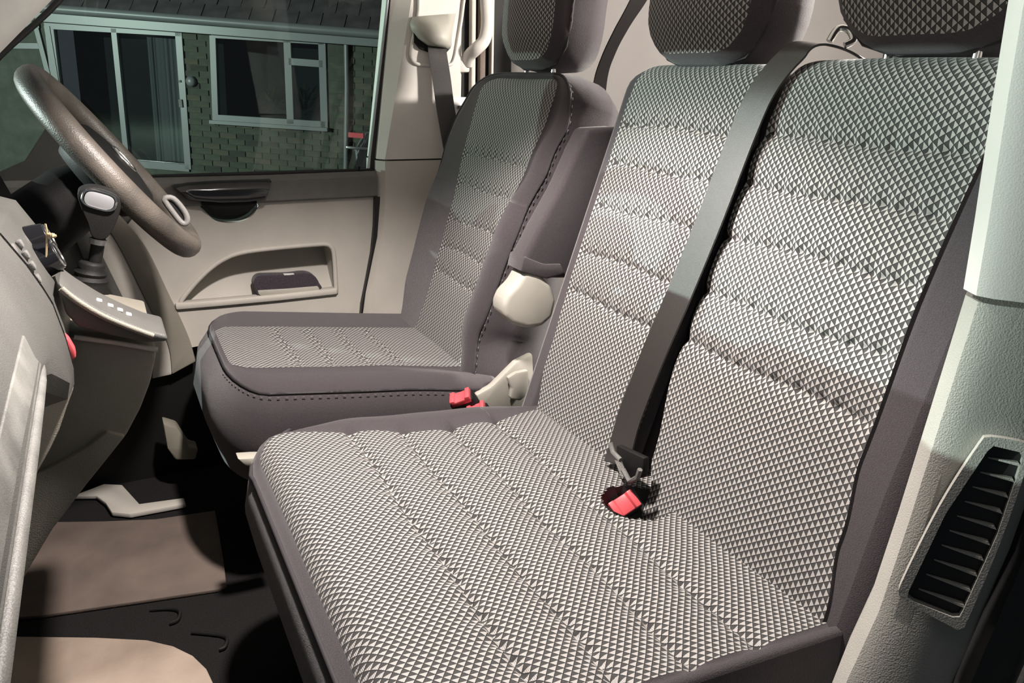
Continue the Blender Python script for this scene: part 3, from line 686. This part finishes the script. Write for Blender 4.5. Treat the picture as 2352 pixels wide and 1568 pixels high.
# ================================================================== DASHBOARD
dash = empty('dashboard', (-0.3, 1.05, 0.45), 'dark grey dashboard with centre stack and lower console along the left', 'dashboard')
BUL = [(-.80, .80), (-.45, .835), (-.22, .842), (-.14, .836), (-.109, .825), (-.09, .789), (-.078, .760), (-.071, .740), (-.064, .697), (-.061, .660), (-.063, .640), (-.10, .632), (-.20, .62), (-.80, .60)]
PAS = [(-.80, .77), (-.45, .815), (-.22, .832), (-.14, .830), (-.109, .820), (-.09, .789), (-.080, .765), (-.0735, .745), (-.073, .737), (-.079, .729), (-.11, .722), (-.17, .70), (-.21, .66), (-.80, .60)]
def mixp(a, b, t): return [(p[0]*(1-t)+q[0]*t, p[1]*(1-t)+q[1]*t) for p, q in zip(a, b)]
def psec(prof, y, dz=0.0): return [(x, y, z+dz) for x, z in prof]
loft('passenger_pad', [psec(PAS, .02), psec(PAS, .3), psec(PAS, .6), psec(PAS, .78), psec(mixp(PAS, BUL, .35), .86), psec(mixp(PAS, BUL, .9), .93), psec(BUL, 1.0)], 'dash', dash, auto=28)
def prof_x(z, prof):
    for (x0, z0), (x1, z1) in zip(prof[3:], prof[4:]):
        if z1 <= z <= z0: return x0+(x1-x0)*(z-z0)/(z1-z0+1e-9)
    return prof[4][0] if z > prof[4][1] else prof[8][0]
def onprof(px, py, prof, y0=.2, y1=1.6, lift=0.0):
    d = ray(px, py); best = None
    for i in range(1401):
        y = y0+(y1-y0)*i/1400; p = CAM+d*((y-CAM.y)/d.y); e = abs(p.x-lift-prof_x(p.z, prof))
        if best is None or e < best[0]: best = (e, p)
    return best[1]
# scuffed lid along the passenger edge and its pale lip
lt = [onprof(x, y, PAS, lift=.004) for x, y in ((62, 767), (40, 820), (0, 925))]; lt.append(lt[-1]+(lt[-1]-lt[-2])*2.2)
lb = [onprof(x, y, PAS, lift=.004) for x, y in ((96, 862), (88, 940), (64, 1075), (20, 1300))]; lb.append(lb[-1]+(lb[-1]-lb[-2])*1.0)
lb = [V((-.0725, p.y, .741)) for p in lb]; ltp = [V((prof_x(.772, PAS)+.0015, p.y, .772)) for p in lt]
lid = [V((-.0755, .775, .752))]+lb+[V((p.x, p.y, p.z)) for p in ltp[::-1]]
prism('glovebox_lid', lid, (-.012, 0, 0), 'lid', dash, bevel=0.0012)
tube('lid_lip', [V((-.0735, y, .7335)) for y in (.81, .79, .76, .70, .6, .5, .4, .3, .1)], [.0008, .003, .0048, .0055, .006, .006, .006, .006, .006], 'lid', dash, seg=8)
# centre stack
stack = loft('centre_stack', [psec(BUL, 1.012), psec([(x-.003, z) for x, z in BUL], 1.02), psec([(x-.003, z) for x, z in BUL], 1.27), psec([(x-.02, z) for x, z in BUL], 1.285)], 'dash', dash, auto=28)
for px, py, sz in ((30, 572, (.012, .016)), (44, 598, (.012, .016)), (58, 622, (.012, .016)), (46, 560, (.010, .014)), (60, 585, (.010, .014)), (74, 610, (.010, .014)), (86, 640, (.010, .016)), (96, 668, (.010, .016))):
    p = onprof(px, py, BUL, 1.03, 1.3); box('button', (p.x, p.y, p.z), (.006, sz[1], sz[0]), 'sill', stack, Matrix.Rotation(-.35, 3, 'Y'), bevel=.002)
for px, py in ((84, 555), (104, 596)):
    p = onprof(px, py, BUL, 1.03, 1.3); ax = V((.93, 0, .36))
    k = tube('knob', [p-ax*.004, p+ax*.004, p+ax*.016, p+ax*.018], [.024, .022, .019, .012], 'gloss', stack, seg=20)
    ring = [p+ax*.017+(V((0, 1, 0))*math.cos(a)+V((-.36, 0, .93))*math.sin(a))*.016 for a in [2*math.pi*i/24 for i in range(24)]]
    tube('knob_ring', ring, .0015, 'chrome', k, closed=True, seg=6)
prism('tab', [at(x, y, Y=1.022) for x, y in ((147, 772), (158, 782), (172, 806), (175, 822), (166, 828), (156, 812))], (0, .02, 0), 'red', dash, bevel=.002)
# lower console
prism('console_side', [at(x, y, Y=1.09) for x, y in ((120, 770), (172, 773), (260, 784), (360, 801), (356, 830), (345, 880), (322, 940), (290, 1000), (250, 1050), (-150, 1250), (-150, 780))], (0, .26, 0), 'dashlow', dash, bevel=.004)
prism('console_foot', [at(x, y, Y=1.082) for x, y in ((70, 1094), (140, 1062), (200, 1028), (245, 992), (288, 1002), (250, 1050), (200, 1112), (120, 1217), (60, 1318), (0, 1427), (-80, 1560), (-200, 1500), (-150, 1200))], (0, .26, 0), 'dashlow', dash, bevel=.003)
fnm = V((.62, -.78, 0)); fp0 = V((-.063, 1.0, .64))
def onflank(x, y): d = ray(x, y); return CAM+d*((fp0-CAM).dot(fnm)/d.dot(fnm))
prism('console_flank', [onflank(x, y) for x, y in ((60, 915), (97, 907), (172, 884), (170, 896), (158, 928), (138, 988), (117, 1032), (60, 1135), (-40, 1340), (-140, 1340), (-60, 930))], (-.02, .05, 0), 'dashlow', dash, bevel=.003)
rimp = smooth_path([at(x, y, Y=1.085) for x, y in ((170, 774), (260, 786), (362, 803))], 5)
tube('console_highlight', rimp, .0035, 'beige', dash)  # pale bead puts the highlight of the top edge into colour
tray = prism('switch_tray', [at(x, y, Y=1.06) for x, y in ((132, 648), (170, 676), (230, 712), (290, 740), (340, 760), (384, 770), (386, 784), (340, 788), (260, 772), (180, 752), (150, 720))], (0, .095, 0), 'dash', dash, bevel=.006, seg=3)
tube('tray_rim', smooth_path([at(x, y, Y=1.058) for x, y in ((140, 662), (175, 690), (232, 724), (292, 750), (352, 772))], 5), .004, 'dashlow', tray)
for px, py in ((195, 678), (228, 692), (254, 704), (276, 714), (296, 724)):
    p = at(px, py, Y=1.105); q = at(px, py, Y=1.105)
    zz = None
    box('switch_icon', p+V((0, 0, .0015)), (.007, .011, .003), 'icon', tray, Matrix.Rotation(.42, 3, 'Y'), bevel=.001)
# driver side of the dash and steering column shroud
loft('instrument_hood', [[(x, y, z) for x, z in ((-.8, .80), (-.34, .845), (-.24, .835), (-.19, .80), (-.17, .74), (-.20, .60), (-.28, .50), (-.8, .45))] for y in (1.30, 1.34, 1.86, 1.90)], 'black', dash, auto=40)
wn = V((.807, -.05, .59)).normalized(); wc = V((.022, 1.60, .834))
tube('column_shroud', [wc-wn*.05, wc-wn*.09, wc-wn*.22, wc-wn*.36], [.045, .060, .068, .075], 'black', dash, seg=16)
# ---------------- steering wheel
sw = empty('steering_wheel', wc, 'worn brown-black steering wheel in front of the driver window', 'steering wheel')
wu = V((-.59, 0, .807)).normalized(); wy = (V((0, 1, 0))-wn*wn.y).normalized()
def wpt(a, r, d=0.0): return wc+(wu*math.cos(a)+wy*math.sin(a))*r+wn*d
tube('rim', [wpt(2*math.pi*i/72, .187) for i in range(72)], .023, 'rim', sw, closed=True, seg=16, flat=.92)
hub = []
for d, r in ((-.055, .05), (-.05, .075), (-.02, .092), (.0, .092), (.012, .080), (.018, .05), (.020, .01)):
    hub.append([wpt(2*math.pi*i/28, r*(1.0+.12*abs(math.sin(2*math.pi*i/28))), d) for i in range(28)])
hb = loft('airbag_hub', hub, 'dash', sw, auto=60)
hb.data.materials[0] = M['black']
for a0 in (math.pi/2, -math.pi/2, math.pi):
    secs = []
    for r, hw, th in ((.07, .032, .016), (.12, .024, .013), (.18, .020, .012)):
        c = wpt(a0, r, -.012); t = (wu*-math.sin(a0)+wy*math.cos(a0))
        secs.append([c+t*hw*x+wn*th*y for x, y in ((-1, -.6), (-1, .6), (-.6, 1), (.6, 1), (1, .6), (1, -.6), (.6, -1), (-.6, -1))])
    loft('spoke', secs, 'black', sw, auto=60)
em = tube('emblem', [wpt(2*math.pi*i/32, .026, .021) for i in range(32)], .003, 'chrome', hb, closed=True, seg=6)
def stroke(pts): tube('emblem_stroke', [wc+wy*x+wu*z+wn*.021 for x, z in pts], .0025, 'chrome', hb, seg=6)
stroke([(-.010, .022), (0, .003), (.010, .022)]); stroke([(-.021, .012), (-.010, -.020), (0, .001), (.010, -.020), (.021, .012)])
lp_ = smooth_path([at(x, y, Y=1.50) for x, y in ((378, 458), (398, 456), (424, 486), (430, 508), (418, 512), (396, 486))], 4, True)
tube('control_pad', lp_, .0055, 'sill', sw, closed=True)
prism('control_face', lp_[::2], (0, .01, 0), 'black', sw)
# ---------------- gear lever
kb = at(225, 620, Y=1.36)
gl = empty('gear_lever', kb, 'black gear lever knob with a silver oval top', 'gear lever')
ko = smooth_path([at(x, y, Y=1.335) for x, y in ((178, 448), (188, 434), (214, 430), (248, 438), (272, 452), (278, 474), (270, 504), (254, 536), (238, 550), (212, 544), (202, 514), (190, 486))], 3, True)
prism('knob', ko, (0, .046, 0), 'black', gl, bevel=.012, seg=4)
bc = V((228, 460, 0))
def oval(k, n=28):
    out = []
    for i in range(n):
        a = 2*math.pi*i/n; ca, sa = math.cos(a), math.sin(a)
        ex = math.copysign(abs(ca)**.6, ca)*40*k; ey = math.copysign(abs(sa)**.75, sa)*20*k
        out.append((bc.x+ex*.965-ey*.26, bc.y+ex*.26+ey*.965))
    return out
bd = prism('badge', [at(x, y, Y=1.334) for x, y in oval(.88)], (0, -.003, 0), 'silver', gl, bevel=.001)
tube('badge_ring', [at(x, y, Y=1.332) for x, y in oval(1.0)], .002, 'chrome', gl, closed=True, seg=6)
tube('shaft', [at(228, 540, Y=1.36), at(220, 590, Y=1.36), at(205, 660, Y=1.36)], .010, 'black', gl, seg=10)
tube('collar', [at(226, 548, Y=1.36), at(224, 560, Y=1.36)], .0125, 'silver', gl, seg=14)
ga = [at(212, 600, Y=1.36), at(208, 625, Y=1.36), at(205, 650, Y=1.36), at(200, 700, Y=1.36)]
tube('gaiter', smooth_path(ga, 3), [.016, .02, .018, .024, .022, .028, .026, .034, .032, .04], 'black', gl, seg=14)
# ---------------- dry sprig stuck in the dash
tw = [at(x, y, Y=1.12) for x, y in ((104, 514), (107, 530), (107, 560), (106, 590))]
tg_ = empty('dry_sprig', tw[-1], 'thin dry plant stem sticking up from the dash edge', 'stem')
tube('stem', smooth_path(tw, 4), .0012, 'twig', tg_, seg=5)
tube('seed_head', smooth_path([at(x, y, Y=1.12) for x, y in ((108, 536), (116, 540), (124, 541), (130, 543))], 4), [.001, .002, .0035, .0025, .004, .0028, .004, .003, .0035, .002, .003, .0015, .001], 'twig', tg_, seg=5)

# ================================================================== FLOOR THINGS
def floor_poly(name, px, z, th, mat, label, cat, bevel=.002):
    return tag(prism(name, [at(x, y, Z=z) for x, y in px], (0, 0, th), mat, None, bevel), label, cat)
floor_poly('floor_mat', ((495, 1178), (504, 1230), (514, 1290), (521, 1350), (502, 1360), (330, 1386), (100, 1420), (-140, 1440), (-120, 1250), (110, 1205), (240, 1203), (360, 1198)), 0.001, .008, 'matbrown', 'dusty brown rubber mat on the driver side floor', 'floor mat')
mp = [(-500, 1468), (-100, 1470), (60, 1472), (220, 1474), (340, 1480), (400, 1494), (445, 1516), (476, 1546), (492, 1580), (498, 1650), (470, 1900), (-500, 1900)]
floor_poly('floor_mat', mp, 0.001, .012, 'matlit', 'pale dirty rubber mat in the passenger footwell, lightened as if lit', 'floor mat', .004)
st = empty('trim_7', at(300, 1170, Z=0), 'pale beige entry step trim at the far floor edge', kind='structure')
prism('step', [at(x, y, Z=.004) for x, y in ((170, 1147), (240, 1120), (282, 1122), (322, 1166), (424, 1152), (428, 1166), (300, 1190), (258, 1186), (244, 1164), (222, 1147))], (0, 0, .012), 'beige', st, bevel=.003)
prism('shaded_cover', [at(x, y, Y=1.86) for x, y in ((374, 972), (408, 982), (436, 1026), (456, 1030), (450, 1056), (404, 1058), (384, 1030))], (0, .05, 0), 'dashlow', st, bevel=.006)  # unidentified piece; darker plastic puts the shade on it into the colour
for k, (lab, px) in enumerate((('small raised loop in the carpet nearer the brown mat', ((345, 1400), (390, 1398), (412, 1404), (408, 1424), (390, 1432))), ('small raised loop in the carpet nearer the pale mat', ((440, 1452), (500, 1458), (521, 1466), (516, 1486), (504, 1492))))):
    tag(tube('carpet_loop', smooth_path([at(x, y, Z=.004) for x, y in px], 4), .0035, 'seal', None, seg=6), lab, 'loop')

# ================================================================== POUCH IN THE DOOR POCKET
po = empty('cloth_pouch', at(660, 686, Y=1.975), 'plum mesh cloth pouch with cream edging in the door pocket', 'pouch')
pb = prism('pouch_body', smooth_path([at(x, y-9, Y=1.948) for x, y in ((586, 672), (583, 656), (594, 643), (622, 641), (664, 640), (700, 636), (722, 642), (734, 660), (735, 674), (660, 682), (600, 690))], 3, True), (0, .035, 0), 'pouch', po, bevel=.010, seg=4)
prism('edging', [at(x, y-9, Y=1.945) for x, y in ((592, 676), (660, 672), (730, 666), (734, 672), (732, 679), (660, 684), (600, 689), (594, 684))], (0, .012, 0), 'cream', po, bevel=.002)
prism('size_tag', [at(x, y-9, Y=1.949) for x, y in ((652, 639), (676, 638), (675, 643), (654, 644))], (0, .012, 0), 'icon', po)

# ================================================================== HOUSE BEYOND THE WINDOW
HU = c2w(-V((800-CX, 5800-CY, F)).normalized()); HR = c2w(V((1, .07, 0))); HR = (HR-HU*HR.dot(HU)).normalized(); HN = HR.cross(HU)
HP = CAM+FWD*11.0
if (CAM-HP).dot(HN) < 0: HN = -HN
def H(px, py, dep=0.0):
    d = ray(px, py); p0 = HP+HN*dep; return CAM+d*((p0-CAM).dot(HN)/d.dot(HN))
O = H(415, 400)
house = empty('house', O, 'olive brick house with white framed glass doors and window seen through the driver window', 'house')
def hloc(p): q = p-O; return q.dot(HR), q.dot(HU)
def hpt(x, y, dep=0.0): return O+HR*x+HU*y+HN*dep
def hbox(name, x0, x1, y0, y1, d0, d1, mat, par):
    return prism(name, [hpt(x0, y0, d0), hpt(x1, y0, d0), hpt(x1, y1, d0), hpt(x0, y1, d0)], HN*(d1-d0), mat, par, bevel=.004, seg=1)
# openings in wall coordinates
wx0, wy0 = hloc(H(492, 277)); wx1, wy1 = hloc(H(744, 92)); wx0 = hloc(H(489, 180))[0]; wy1 = hloc(H(615, 82))[1]; wy0 = hloc(H(620, 285))[1]
dx0 = hloc(H(128, 180))[0]; dx1 = hloc(H(424, 230))[0]; dy1 = hloc(H(270, 60))[1]; dy0 = hloc(H(360, 382))[1]
fx0 = hloc(H(95, 40))[0]; fy = hloc(H(480, 62))[1]
gy = dy0-.12
wall = plate('wall', [hpt(-4.5, gy-.3), hpt(5, gy-.3), hpt(5, fy), hpt(-4.5, fy)], [[hpt(wx0, wy0), hpt(wx1, wy0), hpt(wx1, wy1), hpt(wx0, wy1)], [hpt(dx0, dy0), hpt(dx1, dy0), hpt(dx1, dy1), hpt(dx0, dy1)]], -HN*.10, 'mortar', house)
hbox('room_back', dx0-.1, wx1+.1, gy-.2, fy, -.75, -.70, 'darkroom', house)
# bricks
bms = []
for k, c in enumerate(((.085, .094, .068), (.070, .080, .060), (.105, .095, .070), (.050, .055, .045))):
    mn = 'brick_%s' % 'abcd'[k]; M[mn] = simple('olive_brick_tone', c, .95, noise=.35, scale=6)
    me = bpy.data.meshes.new('brick'); bm = bmesh.new(); bmesh.ops.create_cube(bm, size=1.0)
    for v in bm.verts: v.co = V((v.co.x*.213, v.co.y*.064, v.co.z*.024))
    bm.to_mesh(me); bm.free(); me.materials.append(M[mn]); bms.append(me)
hm = Matrix((HR, HU, HN)).transposed().to_4x4()
bxl, bxr = hloc(H(424, 230))[0], hloc(H(905, 200))[0]; ybot = hloc(H(600, 415))[1]; nb = 0
row = 0; y = fy-.13
while y > ybot:
    x = bxl-.12+(.1125 if row % 2 else 0)
    while x < bxr+.1:
        if not (x-.10 < wx1 and x+.10 > wx0 and y-.03 < wy1 and y+.03 > wy0) and x-.10 > dx1-.02 and nb < 300:
            o = bpy.data.objects.new('brick', bms[random.choice((0, 0, 0, 1, 1, 2, 3))]); COL.objects.link(o); o.parent = wall
            mm = hm.copy(); mm.translation = hpt(x, y, .004+random.uniform(-.003, .003))-OFF[wall.name]; o.matrix_local = mm; nb += 1
        x += .225
    y -= .075; row += 1
# fascia, gutter, upper wall
hbox('fascia', fx0, 5, fy-.09, fy+.06, .02, .14, 'upvc', house)
tube('gutter', [hpt(fx0, fy+.07, .18), hpt(5, fy+.05, .18)], .055, 'upvc', house, seg=10)
roofp = [hpt(-5, fy+.08, .10), hpt(5, fy+.08, .10), hpt(5, fy+2.4, -2.2), hpt(-5, fy+2.4, -2.2)]
rf = prism('roof', roofp, HN*-.05-HU*.04, 'rooftile', house)
up = (hpt(0, fy+2.4, -2.2)-hpt(0, fy+.08, .10)).normalized(); rnm = HR.cross(up)
tm = bpy.data.meshes.new('roof_tile'); bm = bmesh.new(); bmesh.ops.create_cube(bm, size=1.0)
for v in bm.verts: v.co = V((v.co.x*.29, v.co.y*.30, v.co.z*.03))
bm.to_mesh(tm); bm.free(); tm.materials.append(M['rooftile'])
rm = Matrix((HR, (up-rnm*.06).normalized(), rnm)).transposed().to_4x4()
tx0 = hloc(H(120, 20))[0]; tx1 = hloc(H(905, 40))[0]
for r in range(4):
    x = tx0+(.15 if r % 2 else 0)
    while x < tx1:
        o = bpy.data.objects.new('roof_tile', tm); COL.objects.link(o); o.parent = rf
        mm = rm.copy(); mm.translation = hpt(x, fy+.08, .10)+up*(.13+.24*r)+rnm*(.03+random.uniform(0, .008))-OFF[rf.name]; o.matrix_local = mm; x += .30
# sliding patio doors
pd = hbox('patio_door_frame', dx0-.06, dx0+.06, dy0, dy1, -.06, .02, 'upvc', house); pd.name = 'patio_door'; OFF[pd.name] = OFF[house.name]
def pxbox(name, a, b, half, d0, d1, mat, par):      # bar between two pixels of the wall plane
    p, q = V((*hloc(H(*a)), 0)), V((*hloc(H(*b)), 0)); t = (q-p).normalized(); s = V((-t.y, t.x, 0))*half
    c = [p+s, q+s, q-s, p-s]; return prism(name, [hpt(v.x, v.y, d0) for v in c], HN*(d1-d0), mat, par)
for nm, a, b, hf in (('jamb', (411, 66), (434, 388), .042), ('head', (118, 60), (418, 77), .036), ('threshold', (290, 374), (436, 386), .045), ('mullion', (263, 66), (294, 376), .034), ('jamb', (110, 60), (136, 215), .035)):
    pxbox(nm, a, b, hf, -.06, .03, 'upvc', pd)
hbox('glass_pane', dx0, dx1, dy0, dy1, -.03, -.02, 'pane', pd)
for px, hw in ((345, .10), (385, .16)):
    cxp = hloc(H(px, 220))[0]; pts_ = []
    for i in range(17): pts_.append((cxp-hw+2*hw*i/16, -.25+.03*math.sin(i*1.9)))
    vs = [hpt(x, yy, d) for yy in (dy0+.05, dy1-.1) for x, d in pts_]; fs = [(i, i+1, 18+i, 17+i) for i in range(16)]
    link('curtain', vs, fs, 'curtain', pd)
pxbox('lock_plate', (417, 228), (419, 246), .022, .03, .05, 'sill', pd)
pxbox('lock_hole', (415, 184), (416, 189), .016, .03, .045, 'sill', pd)
# side light at the far left
sl = pxbox('side_window', (84, 58), (118, 190), .030, -.04, .03, 'upvc', house)
for nm, a, b, hf in (('rail', (-60, 104), (92, 106), .034), ('rail', (-60, 48), (92, 58), .034), ('sill', (96, 186), (128, 190), .05)): pxbox(nm, a, b, hf, -.04, .03, 'upvc', sl)
pxbox('glass_pane', (-60, 80), (86, 82), .16, -.03, -.02, 'pane', sl)
# window with top light
wf = pxbox('window', (489, 82), (496, 282), .038, -.05, .02, 'upvc', house)
for nm, a, b, hf in (('frame_bar', (740, 92), (746, 294), .046), ('frame_bar', (486, 80), (744, 96), .036), ('frame_bar', (492, 270), (748, 286), .040), ('mullion', (660, 90), (668, 284), .045), ('transom', (664, 141), (742, 147), .042)):
    pxbox(nm, a, b, hf, -.05, .025, 'upvc', wf)
pxbox('window_sill', (487, 279), (756, 297), .022, -.02, .10, 'upvc', wf)
hbox('glass_pane', wx0, wx1, wy0, wy1, -.03, -.022, 'pane', wf)
# plant on the inner sill
for px, py in ((630, 245), (700, 235)):
    c = H(px, py, -.28); vs = []; fs = []
    for i in range(46):
        a = random.uniform(0, 2*math.pi); e = random.uniform(-.2, 1.3); L = random.uniform(.10, .26)
        d = HR*math.cos(a)*math.cos(e)+HN*math.sin(a)*math.cos(e)*.6+HU*math.sin(e); s = d.cross(HU).normalized()*.018; k = len(vs)
        b0 = c+d*random.uniform(.0, .16)
        vs += [b0, b0+d*L*.5+s, b0+d*L, b0+d*L*.5-s]; fs.append((k, k+1, k+2, k+3))
    pl = link('leaves', vs, fs, 'leaf', wf); pl['kind'] = 'stuff'
# round wall lamp and downpipe
lc = H(437, 187, .06); disc = [[lc+HN*d+(HR*math.cos(2*math.pi*i/20)+HU*math.sin(2*math.pi*i/20))*r for i in range(20)] for d, r in ((-.06, .065), (-.01, .065), (.015, .045), (.02, .01))]
loft('wall_disc', disc, 'upvc', house, auto=60)
tube('downpipe', [H(795, 84, .06), H(797, 200, .06), H(794, 400, .06)], .034, 'upvc', house, seg=10)
tag(prism('ground', [hpt(-9, gy-.35, 14), hpt(9, gy-.35, 14), hpt(9, gy-.35, -.1), hpt(-9, gy-.35, -.1)], HU*-.1, 'ground'), 'dark garden ground in front of the house', kind='structure')
# parked vehicle by the downpipe
cb = H(845, 372, 1.6)
car = empty('parked_car', cb-HU*.45, 'dark glossy parked vehicle end with a red tail light beside the downpipe', 'car')
cs_ = []
for d, r, z in ((-1.0, .8, 0), (-.4, 1.0, 0), (.25, .95, 0), (.5, .75, 0)):
    cs_.append([cb+HN*d+HR*(.38+x*r*.62)+HU*(z+yy*r) for x, yy in ((-.9, -.6), (-.95, -.1), (-.85, .12), (-.6, .40), (.6, .42), (.95, .1), (.95, -.6))])
loft('car_body', cs_, 'carpaint', car, auto=60)
box('tail_light', cb+HN*.52+HR*-.02+HU*.33, (.16, .05, .05), 'red', car, hm.to_3x3())
box('trim_strip', cb+HN*.55+HR*-.0+HU*.20, (.24, .03, .03), 'chrome', car, hm.to_3x3(), bevel=.008)
